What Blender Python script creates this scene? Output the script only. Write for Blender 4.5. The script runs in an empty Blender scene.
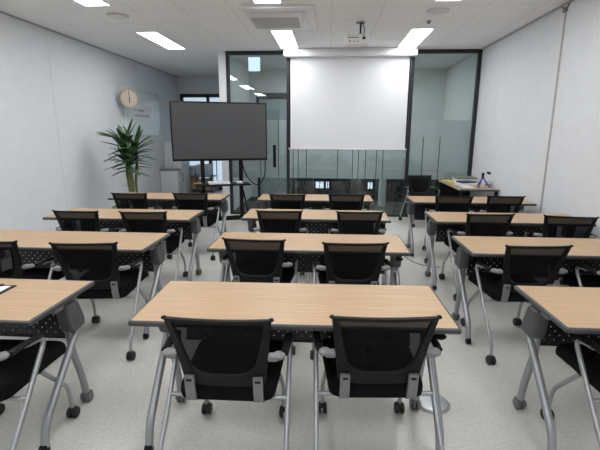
import bpy, bmesh, math, random
from mathutils import Vector, Matrix
random.seed(7)
PI = math.pi
COL = bpy.context.scene.collection

# ------------------------------------------------------------------ materials
def new_mat(name):
    m = bpy.data.materials.new(name); m.use_nodes = True
    nt = m.node_tree; nt.nodes.clear()
    out = nt.nodes.new('ShaderNodeOutputMaterial')
    return m, nt, out

def N(nt, kind, **kw):
    n = nt.nodes.new(kind)
    for k, v in kw.items():
        if k in n.inputs: n.inputs[k].default_value = v
        else: setattr(n, k, v)
    return n

def c4(c): return (c[0], c[1], c[2], 1.0)

def pbr(name, col, rough=.5, metal=0.0, var=0.0, scale=20.0, bump=0.0, stretch=(1, 1, 1), spec=.5):
    m, nt, out = new_mat(name)
    b = N(nt, 'ShaderNodeBsdfPrincipled')
    b.inputs['Roughness'].default_value = rough
    b.inputs['Metallic'].default_value = metal
    b.inputs['Specular IOR Level'].default_value = spec
    b.inputs['Base Color'].default_value = c4(col)
    nt.links.new(b.outputs[0], out.inputs[0])
    if var or bump:
        tc = N(nt, 'ShaderNodeTexCoord'); mp = N(nt, 'ShaderNodeMapping')
        mp.inputs['Scale'].default_value = stretch
        nt.links.new(tc.outputs['Object'], mp.inputs[0])
        no = N(nt, 'ShaderNodeTexNoise'); no.inputs['Scale'].default_value = scale; no.inputs['Detail'].default_value = 5
        nt.links.new(mp.outputs[0], no.inputs['Vector'])
        if var:
            r = N(nt, 'ShaderNodeValToRGB')
            r.color_ramp.elements[0].position = .3; r.color_ramp.elements[1].position = .7
            r.color_ramp.elements[0].color = c4([x*(1-var) for x in col])
            r.color_ramp.elements[1].color = c4([min(1, x*(1+var)) for x in col])
            nt.links.new(no.outputs[0], r.inputs[0]); nt.links.new(r.outputs[0], b.inputs['Base Color'])
        if bump:
            bu = N(nt, 'ShaderNodeBump'); bu.inputs['Strength'].default_value = bump; bu.inputs['Distance'].default_value = .002
            nt.links.new(no.outputs[0], bu.inputs['Height']); nt.links.new(bu.outputs[0], b.inputs['Normal'])
    return m

def emis(name, col, s):
    m, nt, out = new_mat(name)
    e = N(nt, 'ShaderNodeEmission'); e.inputs[0].default_value = c4(col); e.inputs[1].default_value = s
    nt.links.new(e.outputs[0], out.inputs[0]); return m

def wood_mat():
    m, nt, out = new_mat('maple_laminate')
    b = N(nt, 'ShaderNodeBsdfPrincipled'); b.inputs['Roughness'].default_value = .42
    tc = N(nt, 'ShaderNodeTexCoord'); mp = N(nt, 'ShaderNodeMapping'); mp.inputs['Scale'].default_value = (.9, 14, 14)
    nt.links.new(tc.outputs['Object'], mp.inputs[0])
    no = N(nt, 'ShaderNodeTexNoise'); no.inputs['Scale'].default_value = 3.0; no.inputs['Detail'].default_value = 7; no.inputs['Distortion'].default_value = .4
    nt.links.new(mp.outputs[0], no.inputs['Vector'])
    r = N(nt, 'ShaderNodeValToRGB')
    r.color_ramp.elements[0].position = .32; r.color_ramp.elements[1].position = .68
    r.color_ramp.elements[0].color = c4((.45, .298, .168)); r.color_ramp.elements[1].color = c4((.52, .358, .212))
    nt.links.new(no.outputs[0], r.inputs[0]); nt.links.new(r.outputs[0], b.inputs['Base Color'])
    nt.links.new(b.outputs[0], out.inputs[0]); return m

def ceiling_mat():
    m, nt, out = new_mat('mineral_ceiling_tiles')
    b = N(nt, 'ShaderNodeBsdfPrincipled'); b.inputs['Roughness'].default_value = .9; b.inputs['Specular IOR Level'].default_value = .1
    tc = N(nt, 'ShaderNodeTexCoord')
    br = N(nt, 'ShaderNodeTexBrick'); br.offset = 0.0
    br.inputs['Scale'].default_value = 1.0; br.inputs['Brick Width'].default_value = .6; br.inputs['Row Height'].default_value = .6
    br.inputs['Mortar Size'].default_value = .005; br.inputs['Mortar Smooth'].default_value = .3
    br.inputs['Color1'].default_value = c4((.87, .87, .88)); br.inputs['Color2'].default_value = c4((.89, .89, .90))
    br.inputs['Mortar'].default_value = c4((.70, .70, .71))
    nt.links.new(tc.outputs['Object'], br.inputs['Vector'])
    no = N(nt, 'ShaderNodeTexNoise'); no.inputs['Scale'].default_value = 26; no.inputs['Detail'].default_value = 6
    nt.links.new(tc.outputs['Object'], no.inputs['Vector'])
    mx = N(nt, 'ShaderNodeMix', data_type='RGBA', blend_type='MULTIPLY'); mx.inputs[0].default_value = 1
    r = N(nt, 'ShaderNodeValToRGB'); r.color_ramp.elements[0].position = .35; r.color_ramp.elements[1].position = .6
    r.color_ramp.elements[0].color = (.92, .92, .92, 1); r.color_ramp.elements[1].color = (1, 1, 1, 1)
    nt.links.new(no.outputs[0], r.inputs[0])
    nt.links.new(br.outputs[0], mx.inputs[6]); nt.links.new(r.outputs[0], mx.inputs[7])
    nt.links.new(mx.outputs[2], b.inputs['Base Color'])
    bu = N(nt, 'ShaderNodeBump'); bu.inputs['Strength'].default_value = .3; bu.inputs['Distance'].default_value = .003
    nt.links.new(no.outputs[0], bu.inputs['Height']); nt.links.new(bu.outputs[0], b.inputs['Normal'])
    nt.links.new(b.outputs[0], out.inputs[0]); return m

def floor_mat():
    m, nt, out = new_mat('speckled_vinyl_floor')
    b = N(nt, 'ShaderNodeBsdfPrincipled'); b.inputs['Roughness'].default_value = .38
    tc = N(nt, 'ShaderNodeTexCoord')
    n1 = N(nt, 'ShaderNodeTexNoise'); n1.inputs['Scale'].default_value = 60; n1.inputs['Detail'].default_value = 6
    n2 = N(nt, 'ShaderNodeTexNoise'); n2.inputs['Scale'].default_value = 2.2; n2.inputs['Detail'].default_value = 5
    for n in (n1, n2): nt.links.new(tc.outputs['Object'], n.inputs['Vector'])
    r = N(nt, 'ShaderNodeValToRGB'); r.color_ramp.elements[0].position = .3; r.color_ramp.elements[1].position = .72
    r.color_ramp.elements[0].color = c4((.54, .535, .50)); r.color_ramp.elements[1].color = c4((.68, .675, .64))
    nt.links.new(n1.outputs[0], r.inputs[0])
    r2 = N(nt, 'ShaderNodeValToRGB'); r2.color_ramp.elements[0].position = .35; r2.color_ramp.elements[1].position = .65
    r2.color_ramp.elements[0].color = (.88, .88, .87, 1); r2.color_ramp.elements[1].color = (1, 1, 1, 1)
    nt.links.new(n2.outputs[0], r2.inputs[0])
    mx = N(nt, 'ShaderNodeMix', data_type='RGBA', blend_type='MULTIPLY'); mx.inputs[0].default_value = 1
    nt.links.new(r.outputs[0], mx.inputs[6]); nt.links.new(r2.outputs[0], mx.inputs[7])
    nt.links.new(mx.outputs[2], b.inputs['Base Color'])
    nt.links.new(b.outputs[0], out.inputs[0]); return m

def perforated_mat():
    # black sheet with staggered round holes
    m, nt, out = new_mat('perforated_black_sheet')
    b = N(nt, 'ShaderNodeBsdfPrincipled'); b.inputs['Base Color'].default_value = (.012, .012, .013, 1); b.inputs['Roughness'].default_value = .5
    t = N(nt, 'ShaderNodeBsdfTransparent')
    mix = N(nt, 'ShaderNodeMixShader')
    tc = N(nt, 'ShaderNodeTexCoord'); sp = N(nt, 'ShaderNodeSeparateXYZ'); nt.links.new(tc.outputs['Object'], sp.inputs[0])
    def M(op, a, b_=None, clamp=False):
        n = N(nt, 'ShaderNodeMath', operation=op)
        for i, v in enumerate((a, b_)):
            if v is None: continue
            if isinstance(v, (int, float)): n.inputs[i].default_value = v
            else: nt.links.new(v, n.inputs[i])
        return n.outputs[0]
    P = .052
    def grid(off):
        ds = []
        for ax in (0, 2):
            q = M('ADD', M('DIVIDE', sp.outputs[ax], P), off + 50)
            f = M('SUBTRACT', M('FRACT', q), .5)
            ds.append(M('MULTIPLY', f, f))
        return M('LESS_THAN', M('ADD', ds[0], ds[1]), (.0037/P)**2)
    fac = M('MAXIMUM', grid(0.0), grid(.5))
    nt.links.new(fac, mix.inputs[0]); nt.links.new(b.outputs[0], mix.inputs[1]); nt.links.new(t.outputs[0], mix.inputs[2])
    nt.links.new(mix.outputs[0], out.inputs[0]); return m

def mesh_fabric_mat():
    m, nt, out = new_mat('black_see_through_mesh')
    b = N(nt, 'ShaderNodeBsdfPrincipled'); b.inputs['Base Color'].default_value = (.006, .006, .007, 1); b.inputs['Roughness'].default_value = .9; b.inputs['Specular IOR Level'].default_value = .1
    t = N(nt, 'ShaderNodeBsdfTransparent'); t.inputs[0].default_value = (.80, .84, .92, 1)
    mix = N(nt, 'ShaderNodeMixShader')
    tc = N(nt, 'ShaderNodeTexCoord'); w = N(nt, 'ShaderNodeTexWave'); w.inputs['Scale'].default_value = 95; w.bands_direction = 'X'
    nt.links.new(tc.outputs['Object'], w.inputs['Vector'])
    mr = N(nt, 'ShaderNodeMapRange'); mr.inputs[3].default_value = .05; mr.inputs[4].default_value = .13
    nt.links.new(w.outputs[1], mr.inputs[0]); nt.links.new(mr.outputs[0], mix.inputs[0])
    nt.links.new(b.outputs[0], mix.inputs[1]); nt.links.new(t.outputs[0], mix.inputs[2])
    nt.links.new(mix.outputs[0], out.inputs[0]); return m

def glass_mat(name, tint, refl=1.0, rough=0.0):
    m, nt, out = new_mat(name)
    t = N(nt, 'ShaderNodeBsdfTransparent'); t.inputs[0].default_value = c4(tint)
    g = N(nt, 'ShaderNodeBsdfGlossy'); g.inputs['Roughness'].default_value = rough; g.inputs[0].default_value = (.95, 1, 1, 1)
    fr = N(nt, 'ShaderNodeFresnel'); fr.inputs[0].default_value = 1.5
    mu = N(nt, 'ShaderNodeMath', operation='MULTIPLY'); mu.inputs[1].default_value = refl; mu.use_clamp = True
    nt.links.new(fr.outputs[0], mu.inputs[0])
    mix = N(nt, 'ShaderNodeMixShader')
    nt.links.new(mu.outputs[0], mix.inputs[0]); nt.links.new(t.outputs[0], mix.inputs[1]); nt.links.new(g.outputs[0], mix.inputs[2])
    nt.links.new(mix.outputs[0], out.inputs[0]); return m

def frosted_mat():
    m, nt, out = new_mat('frosted_privacy_film')
    d = N(nt, 'ShaderNodeBsdfDiffuse'); d.inputs[0].default_value = (.62, .66, .68, 1)
    tl = N(nt, 'ShaderNodeBsdfTranslucent'); tl.inputs[0].default_value = (.95, .97, .98, 1)
    g = N(nt, 'ShaderNodeBsdfGlossy'); g.inputs[0].default_value = (.9, .95, 1, 1); g.inputs['Roughness'].default_value = .22
    m1 = N(nt, 'ShaderNodeMixShader'); m1.inputs[0].default_value = .68
    nt.links.new(d.outputs[0], m1.inputs[1]); nt.links.new(tl.outputs[0], m1.inputs[2])
    m2 = N(nt, 'ShaderNodeMixShader'); m2.inputs[0].default_value = .09
    nt.links.new(m1.outputs[0], m2.inputs[1]); nt.links.new(g.outputs[0], m2.inputs[2])
    nt.links.new(m2.outputs[0], out.inputs[0]); return m

WOOD = wood_mat()
EDGE = pbr('dark_grey_edge', (.055, .057, .062), .45)
SILVER = pbr('silver_powder_coat', (.36, .37, .385), .38, .55)
CHROME = pbr('chair_tube_silver', (.38, .39, .40), .36, .6)
HUB = pbr('grey_plastic_housing', (.085, .087, .088), .5)
GREYP = pbr('light_grey_plastic', (.20, .203, .205), .5)
BLACKP = pbr('black_plastic', (.0075, .0075, .0085), .5, spec=.2)
SEATF = pbr('black_seat_fabric', (.0045, .0045, .0055), .9, spec=.15, var=.3, scale=300, bump=.3)
RUBBER = pbr('caster_rubber', (.010, .010, .010), .55)
GREYW = pbr('grey_caster_wheel', (.12, .122, .125), .5)
MESH = mesh_fabric_mat()
PERF = perforated_mat()
WALLW = pbr('white_wallpaper', (.72, .745, .775), .8, var=.02, scale=7, bump=.15)
WALLR = pbr('white_wallpaper_right', (.71, .735, .765), .8, var=.02, scale=7, bump=.15)
CORR = pbr('corridor_paint', (.70, .73, .71), .8)
TRIM = pbr('grey_trim', (.42, .425, .43), .6)
CEIL = ceiling_mat(); FLOOR = floor_mat()
WHITEP = pbr('white_plastic', (.72, .72, .73), .45)
WHITEM = pbr('white_enamel', (.70, .72, .73), .3)
FRAME = pbr('black_aluminium_frame', (.014, .016, .02), .4)
GLASS = glass_mat('greenish_partition_glass', (.88, .92, .915), 1.5)
CLEAR = glass_mat('clear_pane', (.85, .9, .92), 1.0)
FROST = frosted_mat()
DIFF = emis('lit_ceiling_diffuser', (.985, .99, 1.0), 14.5)
SCREEN = pbr('projection_fabric', (.73, .745, .775), .85)
TVS = pbr('dark_display_glass', (.068, .070, .075), .28, spec=.6)
TVB = pbr('display_bezel', (.005, .005, .006), .5, spec=.2)
LEAF = pbr('plant_leaf', (.050, .105, .040), .4, var=.5, scale=9)
BARK = pbr('plant_trunk', (.16, .17, .07), .8, var=.35, scale=40, bump=.6)
POT = pbr('pot_ceramic', (.55, .55, .54), .35)
SOIL = pbr('potting_soil', (.03, .02, .015), .95, var=.4, scale=60, bump=.8)
CLOCKW = pbr('clock_wood', (.50, .41, .30), .6, var=.1, scale=12)
CLOCKF = pbr('clock_face', (.62, .54, .44), .6)
PAPER = pbr('white_paper', (.80, .80, .82), .7)
INK = pbr('grey_blue_print', (.30, .33, .45), .7)
CARD = pbr('brown_cardboard', (.40, .29, .17), .85, var=.08, scale=30)
BINP = pbr('pale_blue_bin_plastic', (.42, .50, .60), .35)
GRILLE = pbr('intake_grille', (.45, .445, .455), .6)
BLUEP = pbr('violet_blue_plastic', (.10, .08, .34), .45)
YELL = pbr('yellow_paper', (.72, .60, .16), .6)
BOARD = pbr('pale_glass_board', (.70, .77, .76), .25)
DARKPL = pbr('dark_grey_metal', (.03, .032, .035), .45, .3)
NAVY = pbr('navy_board', (.02, .035, .08), .5)

# ------------------------------------------------------------------ geometry helpers
class MB:
    def __init__(s): s.bm = bmesh.new()
    def box(s, x0, x1, y0, y1, z0, z1, bev=0, seg=2, M=None):
        r = bmesh.ops.create_cube(s.bm, size=1)
        vs = r['verts']
        for v in vs:
            v.co = Vector(((x0+x1)/2 + v.co.x*(x1-x0), (y0+y1)/2 + v.co.y*(y1-y0), (z0+z1)/2 + v.co.z*(z1-z0)))
        if bev:
            es = list({e for v in vs for e in v.link_edges})
            r2 = bmesh.ops.bevel(s.bm, geom=es, offset=bev, segments=seg, affect='EDGES', profile=.5)
            vs = list(set(r2['verts']) | set(v for v in vs if v.is_valid))
        if M:
            for v in vs: v.co = M @ v.co
        return s
    def loops(s, rings, closed_ring=True, cap=True, closed_path=False):
        R = [[s.bm.verts.new(p) for p in ring] for ring in rings]
        n = len(R[0]); m = len(R)
        for i in range(m if closed_path else m-1):
            a, b = R[i], R[(i+1) % m]
            for j in range(n if closed_ring else n-1):
                k = (j+1) % n
                s.bm.faces.new((a[j], a[k], b[k], b[j]))
        if cap and closed_ring and not closed_path:
            s.bm.faces.new(list(reversed(R[0]))); s.bm.faces.new(R[-1])
        return s
    def tube(s, pts, r, n=10, r2=None, up=None):
        # sweep of an ellipse (r across, r2 along 'up') through a polyline
        P = [Vector(p) for p in pts]; rings = []
        prev = None
        for i, p in enumerate(P):
            t = (P[min(i+1, len(P)-1)] - P[max(i-1, 0)]).normalized()
            if up is not None:
                a = t.cross(Vector(up))
                if a.length < 1e-4: a = Vector((1, 0, 0))
                a.normalize()
            else:
                if prev is None:
                    a = t.orthogonal().normalized()
                else:
                    a = (prev - t*prev.dot(t)); a.normalize()
                prev = a
            b = t.cross(a).normalized()
            rr = r[i] if isinstance(r, (list, tuple)) else r
            rb = r2 if r2 else rr
            rings.append([p + a*math.cos(2*PI*k/n)*rr + b*math.sin(2*PI*k/n)*rb for k in range(n)])
        return s.loops(rings)
    def lathe(s, prof, n=24, M=None, capends=True):
        rings = []
        for r, z in prof:
            ring = [Vector((r*math.cos(2*PI*k/n), r*math.sin(2*PI*k/n), z)) for k in range(n)]
            if M: ring = [M @ q for q in ring]
            rings.append(ring)
        return s.loops(rings, cap=capends)
    def prism(s, outline, axis, a0, a1):
        # outline of 2D points, extruded along axis from a0 to a1
        def mk(u, v, w):
            return {'x': Vector((w, u, v)), 'y': Vector((u, w, v)), 'z': Vector((u, v, w))}[axis]
        return s.loops([[mk(u, v, a0) for u, v in outline], [mk(u, v, a1) for u, v in outline]])
    def ell(s, c, rx, ry, rz, n=14, m=9):
        prof = [(math.sin(PI*i/m), -math.cos(PI*i/m)) for i in range(m+1)]
        prof[0] = (.02, -1); prof[-1] = (.02, 1)
        M = Matrix.Translation(c) @ Matrix.Diagonal((rx, ry, rz, 1))
        return s.lathe(prof, n, M)
    def build(s, name, mat, parent=None, smooth=True, loc=None, rot=None):
        bmesh.ops.remove_doubles(s.bm, verts=s.bm.verts, dist=1e-6)
        bmesh.ops.recalc_face_normals(s.bm, faces=s.bm.faces)
        me = bpy.data.meshes.new(name); s.bm.to_mesh(me); s.bm.free()
        me.materials.append(mat)
        if smooth:
            me.polygons.foreach_set('use_smooth', [True]*len(me.polygons))
            try: me.set_sharp_from_angle(angle=math.radians(38))
            except Exception: pass
        o = bpy.data.objects.new(name, me); COL.objects.link(o)
        if parent: o.parent = parent
        if loc: o.location = loc
        if rot: o.rotation_euler = rot
        return o

def curve(pts, k=6):
    # Catmull-Rom through the points
    P = [Vector(p) for p in pts]; out = []
    for i in range(len(P)-1):
        p0, p1, p2, p3 = P[max(i-1, 0)], P[i], P[i+1], P[min(i+2, len(P)-1)]
        for j in range(k):
            t = j/k
            out.append(.5*((2*p1) + (p2-p0)*t + (2*p0-5*p1+4*p2-p3)*t*t + (3*p1-p0-3*p2+p3)*t**3))
    out.append(P[-1]); return out

def fillet(pts, rad, k=5):
    # polyline with rounded corners
    P = [Vector(p) for p in pts]; out = [P[0]]
    for i in range(1, len(P)-1):
        a, b, c = P[i-1], P[i], P[i+1]
        r = min(rad, (a-b).length*.48, (c-b).length*.48)
        p, q = b + (a-b).normalized()*r, b + (c-b).normalized()*r
        for j in range(k+1):
            t = j/k; out.append(p*(1-t)**2 + b*2*t*(1-t) + q*t*t)
    out.append(P[-1]); return out

def rpoly(corners, arc=6, side=8):
    # closed rounded polygon; corners = (x, y, radius); constant sample counts
    n = len(corners); out = []
    arcs = []
    for i in range(n):
        a = Vector(corners[i-1][:2]); b = Vector(corners[i][:2]); c = Vector(corners[(i+1) % n][:2]); r = corners[i][2]
        u, v = (a-b).normalized(), (c-b).normalized()
        p, q = b+u*r, b+v*r
        arcs.append([p*(1-t)**2 + b*2*t*(1-t) + q*t*t for t in [j/arc for j in range(arc+1)]])
    for i in range(n):
        out += arcs[i]
        e, f = arcs[i][-1], arcs[(i+1) % n][0]
        out += [e.lerp(f, j/side) for j in range(1, side)]
    return out

def setp(o, label=None, cat=None, group=None, kind=None):
    if label: o['label'] = label
    if cat: o['category'] = cat
    if group: o['group'] = group
    if kind: o['kind'] = kind
    return o

def thing(name, label, cat, loc=(0, 0, 0), rz=0, group=None):
    o = bpy.data.objects.new(name, None); COL.objects.link(o)
    o.empty_display_size = .1; o.location = loc; o.rotation_euler = (0, 0, rz)
    return setp(o, label, cat, group)

def struct(name, mb, mat, parent=None, smooth=False):
    o = mb.build(name, mat, parent, smooth)
    if not parent: o['kind'] = 'structure'
    return o

def copy_tree(o, parent=None):
    c = o.copy(); COL.objects.link(c)
    if parent: c.parent = parent
    for ch in list(o.children): copy_tree(ch, c)
    return c

# ------------------------------------------------------------------ room
H = 3.0; XL = -4.05; XR = 2.63; YG = 8.05; YB = -2.6; YA = 11.6; YC = 10.3
struct('floor', MB().box(XL-.1, XR+.1, YB-.1, YA+.1, -.1, 0), FLOOR)
struct('ceiling', MB().box(XL-.1, XR+.1, YB-.1, YA+.1, H, H+.1), CEIL)
struct('wall_left', MB().box(XL-.1, XL, YB-.1, YA+.1, 0, H), WALLW)
struct('wall_right', MB().box(XR, XR+.1, YB-.1, YG, 0, H), WALLR)
struct('wall_corridor_right', MB().box(XR, XR+.1, YG, YA+.1, 0, H), CORR)
struct('wall_back', MB().box(XL, XR, YB-.1, YB, 0, H), WALLW)
struct('trim_1', MB().box(XL, XL+.022, YB, YA, H-.02, H), TRIM)
struct('trim_2', MB().box(XR-.022, XR, YB, YG-.03, H-.02, H), TRIM)
struct('trim_3', MB().box(XL, XL+.003, 6.187, 6.193, .08, H-.02), pbr('seam', (.64, .66, .67), .8))
struct('baseboard_left', MB().box(XL, XL+.012, YB, YA, 0, .08), TRIM)
struct('baseboard_right', MB().box(XR-.012, XR, YB, YG-.04, 0, .08), TRIM)
# white column at the end of the partition and the wall running back from it
struct('wall_column', MB().box(-2.04, -1.91, YG-.06, YA, 0, H), WALLW)
# alcove end wall with glazed double door
DX0, DX1, DZ = -4.00, -2.06, 2.56
w = MB(); w.box(XL, DX0, YA-.1, YA, 0, H); w.box(DX0, -2.04, YA-.1, YA, DZ, H)
struct('wall_alcove', w, WALLW)
d = MB()
for x in (DX0, -3.29, -2.52, DX1-.07): d.box(x, x+.07, YA-.13, YA-.03, 0, DZ)
d.box(DX0, DX1, YA-.13, YA-.03, DZ-.09, DZ); d.box(DX0, DX1, YA-.13, YA-.03, 2.22, 2.28); d.box(DX0, DX1, YA-.13, YA-.03, 0, .1)
d.box(-3.22, -2.52, YA-.13, YA-.03, .98, 1.05)
dr = struct('door_1', d, FRAME)
p = MB()
for a, b in ((DX0+.07, -3.29), (-3.22, -2.52), (-2.45, DX1-.07)): p.box(a, b, YA-.085, YA-.075, .1, 2.22); p.box(a, b, YA-.085, YA-.075, 2.28, DZ-.09)
p.build('pane', CLEAR, dr, False)
MB().box(-3.2, -3.16, YA-.19, YA-.16, .9, 1.3, .006).build('handle', CHROME, dr)

# corridor behind the glass
struct('wall_corridor', MB().box(-1.91, XR, YC, YC+.1, 0, H), CORR)
struct('baseboard_corridor', MB().box(-.88, XR, YC-.012, YC, .006, .56), DARKPL)
d = MB()
for x in (-1.74, -.96): d.box(x, x+.06, YC-.05, YC, 0, 2.47)
d.box(-1.74, -.90, YC-.05, YC, 2.34, 2.47)
dr = struct('door_2', d, FRAME)
MB().box(-1.68, -.96, YC-.03, YC-.01, .02, 2.34).build('door_leaf', pbr('corridor_door', (.38, .43, .45), .4), dr, False)
# glowing low panes that imitate a reflection on the corridor floor
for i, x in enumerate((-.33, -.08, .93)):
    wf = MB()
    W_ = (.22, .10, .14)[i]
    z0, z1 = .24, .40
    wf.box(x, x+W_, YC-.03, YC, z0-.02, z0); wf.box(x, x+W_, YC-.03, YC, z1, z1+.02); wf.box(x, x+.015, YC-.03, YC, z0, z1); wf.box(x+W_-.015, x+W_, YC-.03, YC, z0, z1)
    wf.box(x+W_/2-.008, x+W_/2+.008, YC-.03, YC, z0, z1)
    o = struct('window_reflection_%d' % (i+1), wf, FRAME)
    MB().box(x+.015, x+W_-.015, YC-.012, YC-.006, z0, z1).build('pane', emis('reflection_glow_%d' % i, (.75, .85, 1), 1.3), o, False)
# pale post beyond the glass
t = MB(); t.lathe([(.085, 0), (.085, 1.15), (.05, 1.2), (.05, 1.75)], 20)
o = t.build('pale_post', pbr('pale_green_post', (.58, .66, .64), .5), loc=(1.16, 9.2, 0))
setp(o, 'pale round post standing behind the glass partition, between centre and right tables', 'post')

struct('floor_corridor', MB().box(-1.91, XR, YG+.05, YC, 0, .006), pbr('dark_carpet_tile', (.018, .021, .024), .7, var=.3, scale=30))
for i, (x0, x1, lab) in enumerate(((-.92, -.36, 'dark low cabinet behind the glass, left of the imitated floor reflections'), (.06, .90, 'dark low cabinet behind the glass, right of the paired imitated floor reflections'), (1.12, 1.82, 'dark low cabinet behind the glass, just right of the pale post'), (1.86, 2.58, 'dark low cabinet behind the glass in the right corner'))):
    t = thing('low_cabinet', lab, 'cabinet', ((x0+x1)/2, YC-.28, 0), 0, 'dark cabinets behind the glass')
    hw = (x1-x0)/2
    MB().box(-hw, hw, -.2, .2, .008, .56, .004).build('body', DARKPL, t)
    for q in (-1, 1):
        dd = MB().box(min(0, q*hw)+.008, max(0, q*hw)-.008, -.215, -.2, .03, .54, .003).build('door', DARKPL, t)
        MB().box(q*.05-.006, q*.05+.006, -.228, -.215, .32, .42, .002).build('handle', GREYP, dd)
# glass partition
t = thing('glass_partition', 'black-framed floor-to-ceiling glass partition with frosted band behind the screen', 'partition', ((-1.91+XR)/2, YG, 0))
ox = t.location.x
def PX(mb, x0, x1, y0, y1, z0, z1): mb.box(x0-ox, x1-ox, y0-YG, y1-YG, z0, z1)
f = MB(); PX(f, -1.91, XR, YG-.04, YG+.04, H-.065, H-.003); f.build('top_rail', FRAME, t, False)
f = MB(); PX(f, -1.91, XR, YG-.04, YG+.04, .001, .045); f.build('bottom_rail', FRAME, t, False)
for x in (-1.908, -.80, 1.42, XR-.062):
    f = MB(); PX(f, x, x+.055, YG-.038, YG+.038, .045, H-.065); f.build('mullion', FRAME, t, False)
segs = [(-1.853, -.80), (-.745, 1.42), (1.475, XR-.062)]
for a, b in segs:
    f = MB(); PX(f, a, b, YG-.005, YG+.005, .045, H-.065); f.build('glass_pane', GLASS, t, False)
    f = MB(); PX(f, a, b, YG+.0055, YG+.0075, .715, 1.795); f.build('frosted_film', FROST, t, False)
for x in (-1.66, -1.30, -.96, -.68, -.585, -.43, .16, .44, .545, .68, .88, 1.0, 1.72, 2.02):
    f = MB(); PX(f, x-.006, x+.006, YG-.0085, YG-.0055, .715, 1.795 if x < 1.5 else 1.5); f.build('film_joint', FRAME, t, False)
f = MB(); PX(f, -1.055, -1.0, YG-.07, YG-.045, .92, 1.335); PX(f, -1.035, -1.02, YG-.046, YG-.004, .96, .985); PX(f, -1.035, -1.02, YG-.046, YG-.004, 1.27, 1.295)
f.build('door_handle', BLACKP, t, False)
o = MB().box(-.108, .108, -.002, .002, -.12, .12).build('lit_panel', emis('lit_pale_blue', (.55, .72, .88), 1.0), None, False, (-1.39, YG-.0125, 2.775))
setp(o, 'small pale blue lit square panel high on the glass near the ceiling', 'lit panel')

# ceiling lights
lightroot = None
LBL = {}
for yi, y in enumerate((-.69, 1.91, 4.51, 7.11)):
    for xi, x in enumerate((-2.71, -.72, 1.28)):
        L = 1.5
        side = ('left', 'middle', 'right')[xi]
        if yi == 3: lab = 'lit rectangular ceiling light nearest the glass wall, %s one of that row' % side
        elif yi == 2: lab = 'lit ceiling light cut by the top edge, %s one of its row' % side
        else: lab = 'ceiling light panel overhead out of view, %s column, %s' % (side, ('behind the camera', 'above the front tables')[yi])
        if lightroot is None:
            r = thing('ceiling_light', lab, 'light', (x, y, H), 0, 'recessed ceiling light panels'); lightroot = r
            f = MB(); f.box(-.16, .16, -.65, -.635, -.012, -.001); f.box(-.16, .16, .635, .65, -.012, -.001); f.box(-.16, -.145, -.635, .635, -.012, -.001); f.box(.145, .16, -.635, .635, -.012, -.001)
            f.build('frame', WHITEP, r, False)
            MB().box(-.144, .144, -.634, .634, -.008, -.002).build('diffuser', DIFF, r, False)
        else:
            r = copy_tree(lightroot); r.location = (x, y, H); r['label'] = lab

# ceiling air conditioner
t = thing('air_conditioner', 'white ceiling cassette air conditioner with a grey intake grille', 'air conditioner', (-.62, 5.80, H))
f = MB(); f.box(-.42, .42, -.54, .47, -.035, -.001, .003); f.build('panel', WHITEP, t)
f = MB(); f.box(-.40, .20, -.13, .38, -.041, -.035); f.build('intake_grille', GRILLE, t, False)
f = MB()
for i in range(22): x = -.385 + i*.0265; f.box(x, x+.010, -.13, .38, -.045, -.041)
f.build('grille_slat', pbr('slat_grey', (.55, .545, .55), .6), t, False)
f = MB(); f.box(.25, .31, -.40, .40, -.040, -.034, .002); f.box(-.36, .24, -.40, -.34, -.040, -.034, .002); f.build('air_vane', pbr('vane', (.62, .62, .625), .5), t)

for x, lab in ((-.15, 'added corridor light hidden behind the screen to brighten the glass, left one'), (.85, 'added corridor light hidden behind the screen to brighten the glass, right one')):
    r = copy_tree(lightroot); r.location = (x, 9.15, H); r['label'] = lab  # unseen lights, added only to brighten the corridor and frosted film
    
# detectors
for (x, y, r_, lab) in ((-2.685, 5.58, .135, 'flat round white ceiling fitting on the left beside a light panel'), (1.263, 5.57, .135, 'flat round white ceiling fitting to the right of the projector'), ):
    t = MB(); t.lathe([(.02, -.028), (r_*.80, -.028), (r_*.84, -.022), (r_*.86, -.010), (r_, -.008), (r_, -.001)], 32)
    o = t.build('ceiling_speaker', WHITEP, loc=(x, y, H)); setp(o, lab, 'ceiling fitting', 'round ceiling fittings')
    rr = MB(); rr.lathe([(r_*.86, -.011), (r_*.90, -.014), (r_*.94, -.011), (r_*.90, -.0085)], 32, capends=False); rr.build('ring', TRIM, o)
t = MB(); t.lathe([(.012, -.035), (.02, -.03), (.012, -.012), (.035, -.008), (.035, -.001)], 16)
setp(t.build('sprinkler', GREYP, loc=(1.27, 6.08, H)), 'tiny sprinkler head in the ceiling near the right light panel', 'sprinkler')

# projector
t = thing('projector', 'white projector hanging from a ceiling bracket above the screen', 'projector', (.335, 6.1, H))
f = MB(); f.box(-.15, .15, -.12, .13, -.290, -.165, .015); f.build('body', WHITEP, t)
f = MB(); M_ = Matrix.Translation((.09, .13, -.235)) @ Matrix.Rotation(-PI/2, 4, 'X')
f.lathe([(.035, 0), (.035, .02), (.028, .02), (.02, .008)], 20, M_); f.build('lens', BLACKP, t)
f = MB(); f.box(-.12, .02, -.1215, -.120, -.215, -.207); f.box(-.10, -.08, -.1215, -.120, -.262, -.248); f.box(-.05, -.03, -.1215, -.120, -.262, -.252); f.box(0, .02, -.1215, -.12, -.262, -.252); f.box(.07, .11, -.1215, -.12, -.235, -.205); f.build('port', BLACKP, t, False)
f = MB(); f.lathe([(.06, -.012), (.06, -.001)], 20, Matrix.Translation((.05, 0, 0))); f.build('ceiling_plate', GREYP, t)
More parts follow.
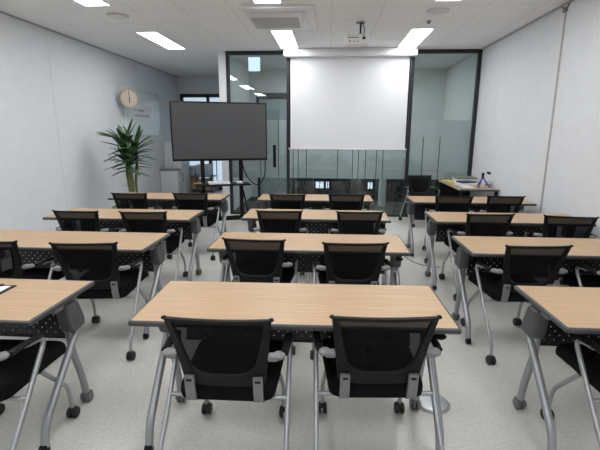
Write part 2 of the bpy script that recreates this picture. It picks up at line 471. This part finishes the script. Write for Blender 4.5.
f = MB(); f.tube([(.05, 0, -.01), (.05, 0, -.15)], .012); f.tube([(-.06, .04, -.183), (.05, 0, -.15)], .006, 6); f.tube([(.12, .05, -.183), (.05, 0, -.15)], .006, 6); f.tube([(.0, -.08, -.183), (.05, 0, -.15)], .006, 6); f.box(.02, .08, -.03, .03, -.165, -.145); f.build('mount', DARKPL, t)
f = MB(); f.tube(curve([(.06, -.03, -.012), (.10, -.07, -.09), (.09, -.12, -.15), (.09, -.126, -.215)]), .005, 6); f.build('cable', BLACKP, t)

# projection screen
t = thing('projection_screen', 'large white pull-down projection screen hanging before the glass wall', 'screen', (.325, 7.86, H))
f = MB(); f.box(-1.155, 1.155, -.07, .09, -.135, -.003, .012); f.build('casing', WHITEP, t)
f = MB(); f.box(-1.045, 1.045, .0585, .0615, -1.715, -.135); f.build('screen_surface', SCREEN, t, False)
for a_, b_ in ((-1.07, -1.045), (1.045, 1.07)):
    f = MB(); f.box(a_, b_, .0585, .0615, -1.715, -.135); f.build('border', TVB, t, False)
f = MB(); f.box(-1.08, 1.08, .046, .074, -1.74, -1.712, .005); f.build('bottom_bar', WHITEP, t)

# conduit on the right wall
t = thing('wall_cable', 'thin grey cable cover running down the right wall from the ceiling', 'cable cover', (XR, 5.34, 0))
f = MB(); f.box(-.014, 0, -.012, .012, .08, 2.93, .003); f.build('cover', pbr('cable_cover_grey', (.45, .45, .46), .6), t)
f = MB(); f.tube([(-.012, -.07, 2.975), (-.014, 0, 2.90), (-.012, .08, 2.97)], .008, 8); f.box(-.03, 0, -.03, .03, 2.90, 2.95, .004); f.build('clip', GREYP, t)

# ------------------------------------------------------------------ table
def make_table():
    r = thing('folding_table', 'x', 'table')
    hw, hd, zt, th = .75, .275, .72, .027
    prof = rpoly([(-hw+.010, -hd+.010, .006), (hw-.010, -hd+.010, .006), (hw-.010, hd-.010, .006), (-hw+.010, hd-.010, .006)], 4, 2)
    f = MB(); f.prism(prof, 'z', zt-th+.002, zt); top = f.build('tabletop', WOOD, r)
    def rect(g, z): return [Vector((p.x, p.y, z)) for p in rpoly([(-hw+g, -hd+g, .008), (hw-g, -hd+g, .008), (hw-g, hd-g, .008), (-hw+g, hd-g, .008)], 4, 2)]
    f = MB(); f.loops([rect(.011, zt+.0004), rect(.004, zt-.001), rect(0, zt-.006), rect(0, zt-.018), rect(.004, zt-.025), rect(.013, zt-th), rect(.02, zt-th)], cap=False)
    f.build('edge_band', EDGE, top)
    # underside beam
    f = MB(); f.box(-.69, .69, .03, .08, zt-th-.045, zt-th-.001, .004); f.build('beam', DARKPL, r)
    # perforated modesty panel with folded rims
    f = MB(); f.box(-.63, .63, .170, .1715, .415, zt-th-.012); mp = f.build('modesty_panel', PERF, r, False)
    f = MB(); f.box(-.635, .635, .164, .178, .405, .417, .003); f.box(-.635, .635, .164, .178, zt-th-.015, zt-th-.001, .003)
    f.build('panel_rim', DARKPL, mp)
    for s in (-1, 1):
        # leg housing
        prof = rpoly([(.015, .672, .015), (.115, .672, .015), (.165, .545, .02), (.158, .505, .015), (.055, .497, .015), (.035, .53, .02)], 5, 2)
        f = MB()
        xa, xb = sorted((s*.665, s*.738))
        pr_ = [(p.x, p.y) for p in prof]
        def ins(k): 
            cx = sum(a for a, b in pr_)/len(pr_); cy = sum(b for a, b in pr_)/len(pr_)
            return [(cx+(a-cx)*k, cy+(b-cy)*k) for a, b in pr_]
        f.loops([[Vector((x, a, b)) for a, b in ins(k)] for x, k in ((xa, .88), (xa+.008, .97), (xa+.02, 1), (xb-.02, 1), (xb-.008, .97), (xb, .88))])
        h = f.build('leg_housing', HUB, r)
        f = MB(); f.box(s*.69-.028, s*.69+.028, -.05, .08, .655, .692, .004); f.build('hinge_plate', GREYP, h)
        # near leg, curved oval tube
        x = s*.712
        f = MB(); f.tube(fillet([(x, .125, .51), (x, -.215, .145), (x, -.24, .035)], .10, 8), .0165, 12, .021, up=(1, 0, 0)); lg = f.build('leg', SILVER, r)
        f = MB(); f.box(x-.018, x+.018, -.266, -.224, .008, .05, .006); f.build('foot', BLACKP, lg)
        # far leg with caster
        x = s*.685
        f = MB(); f.tube(fillet([(x, .085, .52), (x, .085, .40), (x, .155, .17), (x, .172, .05)], .10, 7), .016, 12, .021, up=(1, 0, 0)); lg = f.build('leg', SILVER, r)
        f = MB(); Mx = Matrix.Translation((x, .175, .036)) @ Matrix.Rotation(PI/2, 4, 'Y')
        for q in (-.023, .001):
            f.lathe([(.012, q), (.030, q+.001), (.036, q+.006), (.036, q+.016), (.030, q+.021), (.012, q+.022)], 22, Mx)
        f.build('caster', GREYW, lg)
        f = MB(); f.lathe([(.012, -.032), (.020, -.031), (.020, .031), (.012, .032)], 18, Mx); f.build('caster_hub', GREYP, lg)
    return r

tables = {('C', 1): (-.153, 1.74, .022), ('C', 2): (-.146, 2.965, .005), ('C', 3): (-.128, 4.117, .002), ('C', 4): (-.175, 5.312, .004),
          ('L', 1): (-2.091, 1.686, -.003), ('L', 2): (-2.095, 2.88, 0), ('L', 3): (-2.118, 3.975, .004), ('L', 4): (-2.121, 5.259, .002),
          ('R', 1): (1.815, 1.808, .005), ('R', 2): (1.789, 2.991, .002), ('R', 3): (1.806, 4.113, 0), ('R', 4): (1.805, 5.3, 0)}
colname = {'C': 'centre', 'L': 'left', 'R': 'right'}
rowname = {1: 'nearest the camera', 2: 'second from the camera', 3: 'third from the camera', 4: 'farthest from the camera'}
proto = None; levered = []
for (c, n), (x, y, a) in tables.items():
    o = make_table() if proto is None else copy_tree(proto)
    if proto is None: proto = o
    o.location = (x - .275*math.sin(a), y + .275*math.cos(a), 0); o.rotation_euler = (0, 0, a)
    o['label'] = 'maple-topped folding training table, %s column, %s' % (colname[c], rowname[n])
    if (c, n) == ('L', 1): o['label'] = 'maple-topped folding table carrying the black clipboard, left column, nearest the camera'
    if (c, n) == ('L', 4): o['label'] = 'maple-topped folding table in front of the plant, left column, farthest from the camera'
    if (c, n) == ('C', 4): o['label'] = 'small-looking maple table just below the screen, centre column, farthest from the camera'
    o['group'] = 'folding training tables in rows'
    if c == 'C' and n < 4: levered.append(o)
for o in levered:
        f = MB(); f.tube([(.665, -.215, .692), (.665, -.215, .668)], .008, 8); f.ell((.675, -.215, .655), .03, .022, .014); f.build('fold_lever', BLACKP, o)

# ------------------------------------------------------------------ chair
def make_chair():
    r = thing('training_chair', 'x', 'chair')
    def Y(x, z):
        v = (z-.47)/.36
        return .105*(1-v) + .008*math.sin(v*PI) + .38*x*x
    oc = rpoly([(-.221, .832, .010), (.221, .832, .010), (.177, .468, .035), (-.177, .468, .035)], 6, 9)
    ic = rpoly([(-.187, .812, .006), (.187, .812, .006), (.130, .540, .080), (-.130, .540, .080)], 6, 9)
    n = len(oc)
    def P(p, d, k=1.0): return Vector((p.x, Y(p.x, p.y)+d, p.y))
    f = MB()
    mid = [oc[i].lerp(ic[i], .12) for i in range(n)]; mid2 = [oc[i].lerp(ic[i], .88) for i in range(n)]
    rings = [[P(p, 0) for p in oc], [P(p, -.011) for p in mid], [P(p, -.011) for p in mid2], [P(p, 0) for p in ic], [P(p, .011) for p in mid2], [P(p, .011) for p in mid]]
    f.loops(rings, cap=False, closed_path=True)
    # rolled ears at the top corners
    for s in (-1, 1): f.ell((s*.219, Y(.219, .83), .829), .012, .012, .008, 10, 7)
    bf = f.build('backrest_frame', BLACKP, r)
    f = MB(); cen = Vector((0, .69)); K = 6
    rr = []
    for k in range(K):
        t = 1 - k/K*.999
        rr.append([P(cen + (p-cen)*t, 0) for p in ic])
    f.loops(rr, cap=False); cv = f.bm.verts.new((0, Y(0, .69), .69)); f.bm.verts.ensure_lookup_table()
    last = [f.bm.verts[len(f.bm.verts)-1-n+i] for i in range(n)]
    for i in range(n): f.bm.faces.new((last[i], last[(i+1) % n], cv))
    f.build('backrest_mesh', MESH, bf)
    # seat cushion
    def so(k): return rpoly([(-.215*k, .105+(1-k)*.2, .06), (.215*k, .105+(1-k)*.2, .06), (.238*k, .562-(1-k)*.2, .055), (-.238*k, .562-(1-k)*.2, .055)], 6, 5)
    f = MB(); f.loops([[Vector((p.x, p.y, z + .012*min(1, max(0, p.y-.12)/.3) - .15*max(0, p.y-.50))) for p in so(k)] for k, z in ((.80, .388), (.93, .388), (.99, .400), (1.0, .420), (.99, .443), (.95, .457), (.85, .464), (.5, .467), (.15, .467))])
    st = f.build('seat', SEATF, r)
    # bracket links
    for s in (-1, 1):
        x = s*.150
        f = MB(); pa = curve([(0, .082, .530), (0, .086, .49), (0, .092, .44), (0, .115, .396), (0, .20, .378)], 5)
        rings = []
        for i, q in enumerate(pa):
            t = (pa[min(i+1, len(pa)-1)]-pa[max(i-1, 0)]).normalized(); nn = Vector((0, t.z, -t.y))
            hw = .021
            rings.append([Vector((x-hw, q.y, q.z))-nn*.008, Vector((x+hw, q.y, q.z))-nn*.008, Vector((x+hw, q.y, q.z))+nn*.008, Vector((x-hw, q.y, q.z))+nn*.008])
        f.loops(rings); br = f.build('back_bracket', GREYP, r)
        f = MB(); f.box(x-.012, x+.012, .0705, .078, .507, .516, .002); f.build('slot', BLACKP, br)
    # arms, frames
    for s in (-1, 1):
        f = MB(); f.ell((s*.240, .10, .628), .028, .032, .015, 18, 10); f.box(min(s*.195, s*.24), max(s*.195, s*.24), .065, .11, .614, .640, .008); f.build('arm_hub', GREYP, r)
        f = MB(); f.tube(fillet([(s*.262, .115, .630), (s*.267, .19, .632), (s*.270, .30, .622)], .06), .018, 10, .013, up=(0, 0, 1)); f.build('armrest', BLACKP, r)
        f = MB(); f.tube(fillet([(s*.268, .20, .622), (s*.271, .335, .602), (s*.274, .10, .30), (s*.278, -.045, .13), (s*.278, -.052, .065)], .055, 6), .0115, 10); sf = f.build('side_frame', CHROME, r)
        f = MB(); f.tube(fillet([(s*.210, .35, .400), (s*.219, .53, .200), (s*.220, .542, .065)], .05, 8), .0115, 10); fl = f.build('front_leg', CHROME, r)
        for (cx, cy, par) in ((s*.278, -.055, sf), (s*.220, .545, fl)):
            f = MB(); Mx = Matrix.Translation((cx, cy, .032)) @ Matrix.Rotation(PI/2, 4, 'Y')
            for q in (-.026, .004):
                f.lathe([(.010, q), (.027, q+.001), (.032, q+.006), (.032, q+.016), (.027, q+.021), (.010, q+.022)], 18, Mx)
            f.box(cx-.014, cx+.014, cy-.024, cy+.018, .040, .068, .006)
            f.build('caster', RUBBER, par)
    f = MB(); f.tube([(-.272, .165, .380), (.272, .165, .380)], .011, 10); f.tube([(-.2, .32, .378), (.2, .32, .378)], .009, 8); f.build('seat_bar', CHROME, r)
    return r

ch = {
 'C1L': (-.438, 1.535, .8, 'black mesh-back chair, left one at the centre table nearest the camera'),
 'C1R': (.2435, 1.605, 4.0, 'black mesh-back chair, right one at the centre table nearest the camera'),
 'C2L': (-.5195, 2.8285, -2, 'left black mesh chair at the centre table second from the camera'),
 'C2R': (.191, 2.7845, 3.5, 'right black mesh chair at the centre table second from the camera'),
 'C3L': (-.467, 3.9465, 3, 'left black mesh chair at the centre table third from the camera'),
 'C3R': (.302, 3.964, 3, 'right black mesh chair at the centre table third from the camera'),
 'C4L': (-.498, 5.047, 0, 'left black mesh chair at the farthest centre table, below the screen'),
 'C4R': (.2205, 5.105, 2, 'right black mesh chair at the farthest centre table, below the screen'),
 'L1R': (-1.61, 1.44, 1, 'black chair cut by the left edge, at the table carrying the clipboard'),
 'L2L': (-2.34, 2.62, 3, 'black mesh chair cut by the left edge, at second left table'),
 'L2R': (-1.6415, 2.63, 6, 'whole black mesh chair at the second left table, behind the clipboard table'),
 'L3L': (-2.394, 3.765, 0, 'left black mesh chair at the left table third from the camera'),
 'L3R': (-1.7375, 3.7775, 4, 'right black mesh chair at the left table third from the camera'),
 'L4L': (-2.4405, 4.9665, 1, 'black mesh chair just below the plant, at the farthest left table'),
 'L4R': (-1.6985, 5.026, -1, 'black mesh chair below the television, at the farthest left table'),
 'R1L': (1.48, 1.63, 2, 'black chair cut by the bottom right corner, at nearest right table'),
 'R2L': (1.413, 2.8125, 4.8, 'large black mesh chair tucked behind the nearest right table'),
 'R2R': (2.12, 2.80, 2, 'black chair cut by the right edge, at second right table'),
 'R3L': (1.511, 3.955, 4, 'left black mesh chair at the right table third from the camera'),
 'R3R': (2.1995, 3.904, -8, 'black mesh chair against the right wall, at the third right table'),
 'R4L': (1.498, 5.0945, -4, 'left black mesh chair at the farthest right table'),
 'R4R': (2.125, 5.1545, 2, 'right black mesh chair at the farthest right table, below the corner desk'),
 'OFF': (1.60, 7.66, 186, 'black chair facing the camera by the glass wall, beside corner desk'),
}
cproto = None
for k, (x, y, a, lab) in ch.items():
    o = make_chair() if cproto is None else copy_tree(cproto)
    if cproto is None: cproto = o
    o.location = (x, y, 0); o.rotation_euler = (0, 0, math.radians(a)); o['label'] = lab; o['group'] = 'black mesh-back training chairs'

# ------------------------------------------------------------------ television on stand
ang = math.radians(21)
TX, TY = -1.765, 6.88
t = thing('television', 'large dark flat display with black bezel mounted on a wheeled stand', 'television', (TX, TY, 0), ang)
W2, Z0, Z1 = .765, 1.110, 2.035
f = MB(); f.box(-W2, W2, -.035, .035, Z0, Z1, .008); f.build('housing', TVB, t)
f = MB(); f.box(-W2+.022, W2-.022, -.0375, -.035, Z0+.035, Z1-.022); f.build('display_surface', TVS, t, False)
f = MB(); f.tube([(W2-.06, -.037, Z0+.014), (W2-.06, -.0385, Z0+.014)], .004, 8); f.build('indicator', GREYP, t)
s = thing('television_stand', 'black wheeled stand with two posts and shelf carrying the television', 'stand', (TX, TY, 0), ang)
for x in (-.30, .33):
    f = MB(); f.box(x-.032, x+.032, .045, .095, .10, 1.75, .006); f.build('post', BLACKP, s)
for z_ in (1.28, 1.62, .10):
    f = MB(); f.box(-.30, .33, .05, .09, z_, z_+.07, .004); f.build('crossbar', BLACKP, s)
f = MB(); f.box(-.44, .44, -.26, .05, .72, .745, .006); f.build('shelf', BLACKP, s)
for x in (-.42, .46):
    f = MB(); f.tube([(x, -.33, .085), (x, .10, .105), (x, .42, .085)], .022, 4, .028, up=(0, 0, 1)); ft = f.build('base_leg', BLACKP, s)
    for y in (-.31, .40):
        f = MB(); Mx = Matrix.Translation((x, y, .033)) @ Matrix.Rotation(PI/2, 4, 'Y'); f.lathe([(.012, -.015), (.033, -.014), (.033, .014), (.012, .015)], 18, Mx); f.box(x-.012, x+.012, y-.012, y+.012, .05, .09); f.build('caster', RUBBER, ft)
f = MB(); f.tube([(.36, .07, .60), (.46, .08, .11)], .014, 8); f.tube([(-.33, .07, .60), (-.42, .08, .11)], .014, 8); f.tube([(-.42, .08, .11), (.46, .08, .11)], .02, 8); f.build('brace', BLACKP, s)
o = MB().box(-.17, .17, -.10, .10, 0, .03, .004).build('paper_stack', PAPER, loc=(TX-.02, TY-.12, .746), rot=(0, 0, ang)); setp(o, 'flat white tray of papers lying on the television stand shelf', 'papers')
o = MB().box(-.05, .05, -.05, .05, 0, .035, .006).build('white_box', WHITEP, loc=(TX+.30, TY-.04, .746), rot=(0, 0, ang)); setp(o, 'small white box at the right end of the television stand shelf', 'box')
o = MB().box(-.06, .06, -.02, .02, 0, .02, .005).build('marker_tray', CARD, loc=(TX-.34, TY-.22, .746), rot=(0, 0, ang)); setp(o, 'small brown item at left end of the television stand shelf', 'tray')
f = MB(); f.tube(curve([(-1.455, 7.02, 1.16), (-1.425, 7.03, .96), (-1.33, 7.04, .78), (-1.21, 7.05, .705), (-1.10, 7.06, .80), (-1.07, 7.07, .95), (-1.073, 7.08, 1.13)], 8), .009, 8)
setp(f.build('hanging_cable', BLACKP), 'black cable looping down below the right end of the television', 'cable')

# ------------------------------------------------------------------ plant
t = thing('potted_plant', 'tall leafy green plant in a pot by the left wall', 'plant', (-3.36, 7.0, 0))
f = MB(); f.lathe([(.12, 0), (.13, .01), (.17, .34), (.18, .36), (.165, .36), (.15, .31), (.02, .30)], 28); f.build('pot', POT, t)
f = MB(); f.lathe([(.15, .295), (.148, .325), (.02, .33)], 24); f.build('soil', SOIL, t)
tops = []
for i, (dx, dy, h, lx, ly) in enumerate(((-.05, 0, 1.41, -.02, .0), (.06, .02, 1.35, .05, .02), (.0, -.05, 1.22, .0, -.03), (.04, -.04, 1.12, -.04, 0))):
    pts = [(dx + lx*(z/h)+.010*math.sin(z*9+i), dy+ly*z/h+.01*math.cos(z*7+i), .30+(h-.30)*z) for z in [j/14 for j in range(15)]]
    f = MB(); f.tube(pts, [.021+.004*(j % 2)+.002*math.sin(j*2.1+i) for j in range(15)], 10)
    f.build('stem', BARK, t); tops.append(Vector(pts[-1]))
def leaf(mb, base, az, el, L, wd, droop):
    d0 = Vector((math.cos(az)*math.cos(el), math.sin(az)*math.cos(el), math.sin(el)))
    side = Vector((-math.sin(az), math.cos(az), 0)); K = 7; rings = []; p = base.copy(); d = d0.copy()
    for k in range(K+1):
        s_ = k/K; w_ = wd*max(.05, math.sin(PI*min(1, .06+s_*.93))**.55)
        up = side.cross(d).normalized()
        rings.append([p - side*w_ + up*w_*.25, p - up*.0015, p + side*w_ + up*w_*.25, p + up*.0015])
        d = (d + Vector((0, 0, -droop/K))).normalized(); p = p + d*L/K
    mb.loops(rings)
rnd = random.Random(11); lf = []
for ti, tp_ in enumerate(tops):
    for k in range(21):
        az = k*2.4 + ti*.8 + rnd.uniform(-.3, .3); u_ = k/20
        lf.append((tp_ + Vector((0, 0, -.20*u_)), az, 1.25*(1-u_)**1.0 + .05 + rnd.uniform(-.12, .12), rnd.uniform(.30, .42), rnd.uniform(.040, .052), rnd.uniform(.35, .95)))
for k in range(9):
    z = rnd.uniform(.62, 1.0); lf.append((Vector((rnd.uniform(-.06, .06), rnd.uniform(-.05, .03), z)), rnd.random()*2*PI, rnd.uniform(.1, .8), rnd.uniform(.10, .17), .018, .8))
for k in range(6):
    lf.append((tops[0]+Vector((0, 0, -.02)), rnd.uniform(PI*.80, PI*1.15), rnd.uniform(.5, .75), rnd.uniform(.44, .50), .046, rnd.uniform(.5, .8)))
for a in lf[:100]:
    f = MB(); leaf(f, *a); f.build('leaf', LEAF, t)

# ------------------------------------------------------------------ left wall things
t = thing('wall_clock', 'round wooden clock with pale face on the left wall above the plant', 'clock', (XL, 8.20, 2.19), math.radians(48))
# drum facing the room, held off the wall by a bracket
Mc = Matrix.Translation((.10, -.19, 0)) @ Matrix.Rotation(PI/2, 4, 'X')
f = MB(); f.lathe([(.02, -.03), (.168, -.03), (.174, -.02), (.174, .03), (.168, .036), (.156, .036), (.152, .024), (.150, .024)], 40, Mc, capends=True); f.build('case', CLOCKW, t)
f = MB(); f.lathe([(.1495, .0245), (.1495, .027)], 40, Mc); fc = f.build('clock_face', CLOCKF, t)
f = MB()
for h, (L_, w_, a_) in enumerate(((.085, .008, math.radians(178)), (.12, .006, math.radians(3)))):
    R_ = Mc @ Matrix.Rotation(a_, 4, 'Z')
    f.box(-w_, w_, -.015, L_, .030, .032, M=R_)
f.build('clock_hand', BLACKP, fc, False)
f = MB()
for h in range(12):
    f.box(-.003, .003, .128, .142, .0272, .0285, M=Mc @ Matrix.Rotation(h*PI/6, 4, 'Z'))
f.build('hour_mark', BLACKP, fc, False)
f = MB(); f.tube([(.01, -.012, 0), (.10, -.16, 0)], .012, 8); f.build('bracket', GREYP, t)

t = thing('wall_board', 'pale blue-green panel board fixed on the left wall behind the plant', 'board', (XL, 9.22, 0))
f = MB(); f.box(.001, .03, -.90, .86, 1.48, 2.44, .004); f.build('panel', BOARD, t)
t = thing('notice', 'white printed notice stuck on the pale wall board', 'notice', (XL+.0302, 9.10, 1.955))
f = MB(); f.box(0, .002, -.42, .42, -.13, .13); f.build('paper', PAPER, t, False)
f = MB()
f.box(.002, .0028, -.36, -.30, .03, .08); f.box(.002, .0028, -.24, .10, .04, .065)
for i in range(9):
    f.box(.002, .0028, -.36+i*.082, -.30+i*.082, -.075, -.04)
f.build('print', INK, t, False)

t = thing('white_cabinet', 'tall white cabinet beside the television, under the wall board', 'cabinet', (-3.81, 10.54, 0))
f = MB(); f.box(-.23, .17, -.33, .33, .0, 1.34, .012); f.build('body', WHITEM, t)
f = MB(); f.box(.17, .185, -.32, .32, .72, 1.33, .004); d1 = f.build('door', WHITEM, t)
f = MB(); f.box(.185, .205, -.29, -.27, .85, 1.1, .004); f.build('handle', GREYP, d1)
f = MB(); f.box(.17, .185, -.32, .32, .04, .71, .004); d1 = f.build('door', WHITEM, t)
f = MB(); f.box(.185, .205, -.29, -.27, .35, .6, .004); f.build('handle', GREYP, d1)
t = thing('low_counter', 'low white counter with grey worktop against the left wall, before the tall cabinet', 'counter', (-3.82, 10.05, 0))
f = MB(); f.box(-.22, .19, -.14, .14, 0, .66, .006); f.build('body', WHITEM, t)
f = MB(); f.box(-.225, .205, -.15, .15, .66, .69, .006); f.build('worktop', GREYP, t)
f = MB(); f.box(.19, .202, -.13, .13, .05, .64, .004); dd = f.build('door', WHITEM, t)
f = MB(); f.box(.202, .216, -.06, .06, .56, .575, .004); f.build('handle', GREYP, dd)

# alcove storage
t = thing('storage_rack', 'wire rack with pale shelves in the alcove behind the television', 'rack', (-3.52, 11.2, 0))
for x in (-.46, .46):
    for y in (-.2, .2):
        f = MB(); f.tube([(x, y, 0), (x, y, 1.2)], .012, 8); f.build('post', CHROME, t)
for z in (.07, .42, .86):
    f = MB(); f.box(-.47, .47, -.22, .22, z-.02, z, .003); f.build('shelf', GREYP, t)
def carton(x, y, z, w, d_, h, lab, mat=CARD, nm='cardboard_box', cat='box', g='cardboard boxes on the alcove rack'):
    o = MB().box(-w/2, w/2, -d_/2, d_/2, 0, h, .006).build(nm, mat, loc=(x, y, z)); setp(o, lab, cat, g)
    MB().box(-w/2-.0005, w/2+.0005, -.025, .025, h-.0002, h+.0006).build('tape', pbr('tape', (.5, .4, .28), .4), o, False) if mat is CARD else MB().box(-w/2-.008, w/2+.008, -d_/2-.008, d_/2+.008, h-.03, h+.004, .004).build('lid', WHITEP, o)
carton(-3.74, 11.2, .071, .40, .34, .30, 'brown cardboard box on the lowest alcove rack shelf, left one')
carton(-3.32, 11.2, .071, .34, .34, .27, 'brown cardboard box on the lowest alcove rack shelf, right one')
carton(-3.74, 11.2, .421, .36, .32, .26, 'pale blue plastic bin on the middle alcove rack shelf, left one', BINP, 'plastic_bin', 'bin', 'plastic bins on the alcove rack')
carton(-3.32, 11.2, .421, .34, .32, .30, 'pale blue plastic bin on the middle alcove rack shelf, right one', BINP, 'plastic_bin', 'bin', 'plastic bins on the alcove rack')

# ------------------------------------------------------------------ corner desk and what lies on it
t = thing('corner_desk', 'wooden desk in the far right corner covered with papers', 'desk', (2.32, 7.30, 0))
f = MB(); f.box(-.30, .29, -.67, .66, .695, .72, .004); f.build('desktop', pbr('desk_wood', (.42, .32, .20), .45, var=.1, scale=3, stretch=(14, 1, 14)), t)
f = MB(); f.box(-.305, .295, -.678, -.667, .693, .721, .003); f.build('edge_strip', EDGE, t)
for x in (-.27, .26):
    for y in (-.63, .62):
        f = MB(); f.box(x-.02, x+.02, y-.02, y+.02, 0, .695, .004); f.build('leg', BLACKP, t)
f = MB(); f.box(-.25, .24, .595, .61, .30, .69); f.build('modesty_panel', BLACKP, t, False)
DZ_ = .7205
def flat(nm, x, y, z, w, d_, h, rz, mat, lab, cat, g=None, bev=.003):
    o = MB().box(-w/2, w/2, -d_/2, d_/2, 0, h, bev).build(nm, mat, loc=(x, y, z), rot=(0, 0, rz)); setp(o, lab, cat, g); return o
flat('folder', 2.13, 7.68, DZ_, .16, .26, .02, .2, YELL, 'yellow folder at the far left of the corner desk', 'folder')
b = flat('white_carton', 2.40, 7.66, DZ_, .34, .28, .09, .05, WHITEP, 'flat grey-white box at the back of the corner desk', 'box')
MB().box(-.172, .172, -.142, .142, .06, .092, .004).build('lid', GREYP, b)
flat('paper_pile', 2.30, 7.28, DZ_, .34, .30, .035, -.15, PAPER, 'pile of white papers in the middle of the corner desk', 'papers')
bk = flat('book', 2.30, 7.25, DZ_+.036, .26, .19, .025, .3, NAVY, 'dark navy book lying on the pile of white papers', 'book')
MB().box(-.12, .131, -.090, .096, .005, .020).build('pages', PAPER, bk, False)
bk = flat('notebook', 2.18, 6.90, DZ_, .20, .26, .015, .1, PAPER, 'white notebook at the near left corner of the desk', 'notebook')
MB().box(-.101, -.085, -.129, .129, .001, .017).build('spine', INK, bk, False)
c = thing('carton_upright', 'small pale open box at the near right of the corner desk', 'box', (2.545, 7.02, DZ_), .1)
f = MB(); f.box(-.06, .06, -.08, .08, 0, .10, .003); f.build('body', WHITEP, c); f = MB(); f.box(-.062, .062, -.082, -.079, .02, .05); f.build('stripe', CARD, c, False)
t = thing('mini_tripod', 'small violet-blue tripod with black phone clamp on the corner desk', 'tripod', (2.42, 6.84, DZ_))
for k in range(3):
    a = -.2 + k*2*PI/3
    f = MB(); f.tube([(0, 0, .17), (.06*math.cos(a), .06*math.sin(a), .08), (.12*math.cos(a), .12*math.sin(a), .008)], .011, 8); f.build('leg', BLUEP, t)
f = MB(); f.tube([(0, 0, .14), (0, 0, .21)], .02, 10); f.ell((0, 0, .22), .022, .022, .022); f.build('ball_head', BLACKP, t)
f = MB(); f.box(-.03, .03, -.012, .012, .232, .268, .005, M=Matrix.Rotation(.35, 4, 'Y')); f.build('clamp', BLACKP, t)

# clipboard on the near left table
t = thing('clipboard', 'black clipboard with white paper on the nearest left table', 'clipboard', (-1.835, 2.02, .7212), math.radians(3))
f = MB(); f.box(-.115, .115, -.09, .09, 0, .004, .0015); f.build('board', BLACKP, t)
f = MB(); f.box(-.10, .095, -.075, .070, .004, .006); f.build('paper', PAPER, t, False)
f = MB(); f.box(-.03, .05, .062, .084, .004, .014, .003); f.build('clip', DARKPL, t)
f = MB(); f.box(-.06, .06, .02, .027, .006, .0064); f.box(-.06, .03, -.01, -.004, .006, .0064); f.build('print', INK, t, False)

# round metal plate on the floor and a grey post foot
t = MB(); t.lathe([(.02, .012), (.085, .012), (.098, .008), (.102, .001)], 40)
o = t.build('floor_disc', pbr('brushed_disc', (.42, .43, .45), .35, .5), loc=(.635, 2.262, 0)); setp(o, 'flat round silver disc on the floor beside the nearest centre table', 'disc')
f = MB(); f.lathe([(.086, .0122), (.09, .014), (.094, .0100)], 40, capends=False); f.build('rim', CHROME, o)
# floor cable near the far right tables
f = MB(); f.tube(curve([(.80, 6.0, .006), (1.0, 5.6, .006), (1.0, 5.3, .006), (1.12, 5.0, .006), (1.35, 4.9, .006)], 8), .006, 6)
setp(f.build('floor_cable', pbr('grey_cable', (.22, .22, .22), .5)), 'thin grey cable trailing over the floor between centre and right tables', 'cable')

# ------------------------------------------------------------------ world and camera
w = bpy.data.worlds.new('daylight'); bpy.context.scene.world = w; w.use_nodes = True
bg = w.node_tree.nodes['Background']; bg.inputs[0].default_value = (.78, .88, 1, 1); bg.inputs[1].default_value = .8

F, pitch, yaw, roll, hc = 422.05, .215155, -.067700, .0041862, 1.5615
cp, sp, cy, sy = math.cos(pitch), math.sin(pitch), math.cos(yaw), math.sin(yaw)
fw = Vector((sy*cp, cy*cp, -sp)); r0 = Vector((cy, -sy, 0)); u0 = r0.cross(fw)
c_, s_ = math.cos(roll), math.sin(roll)
rt = r0*c_ + u0*s_; up = u0*c_ - r0*s_
cam = bpy.data.cameras.new('camera'); co = bpy.data.objects.new('camera', cam); COL.objects.link(co)
cam.sensor_width = 36; cam.lens = F*36/600; cam.sensor_fit = 'HORIZONTAL'; cam.clip_start = .02; cam.clip_end = 100
Mw = Matrix((rt, up, -fw)).transposed().to_4x4(); Mw.translation = Vector((0, 0, hc)); co.matrix_world = Mw
sc = bpy.context.scene; sc.camera = co
sc.view_settings.view_transform = 'Standard'; sc.view_settings.look = 'None'; sc.view_settings.gamma = 1
sc.view_settings.use_curve_mapping = False; sc.view_settings.exposure = .35
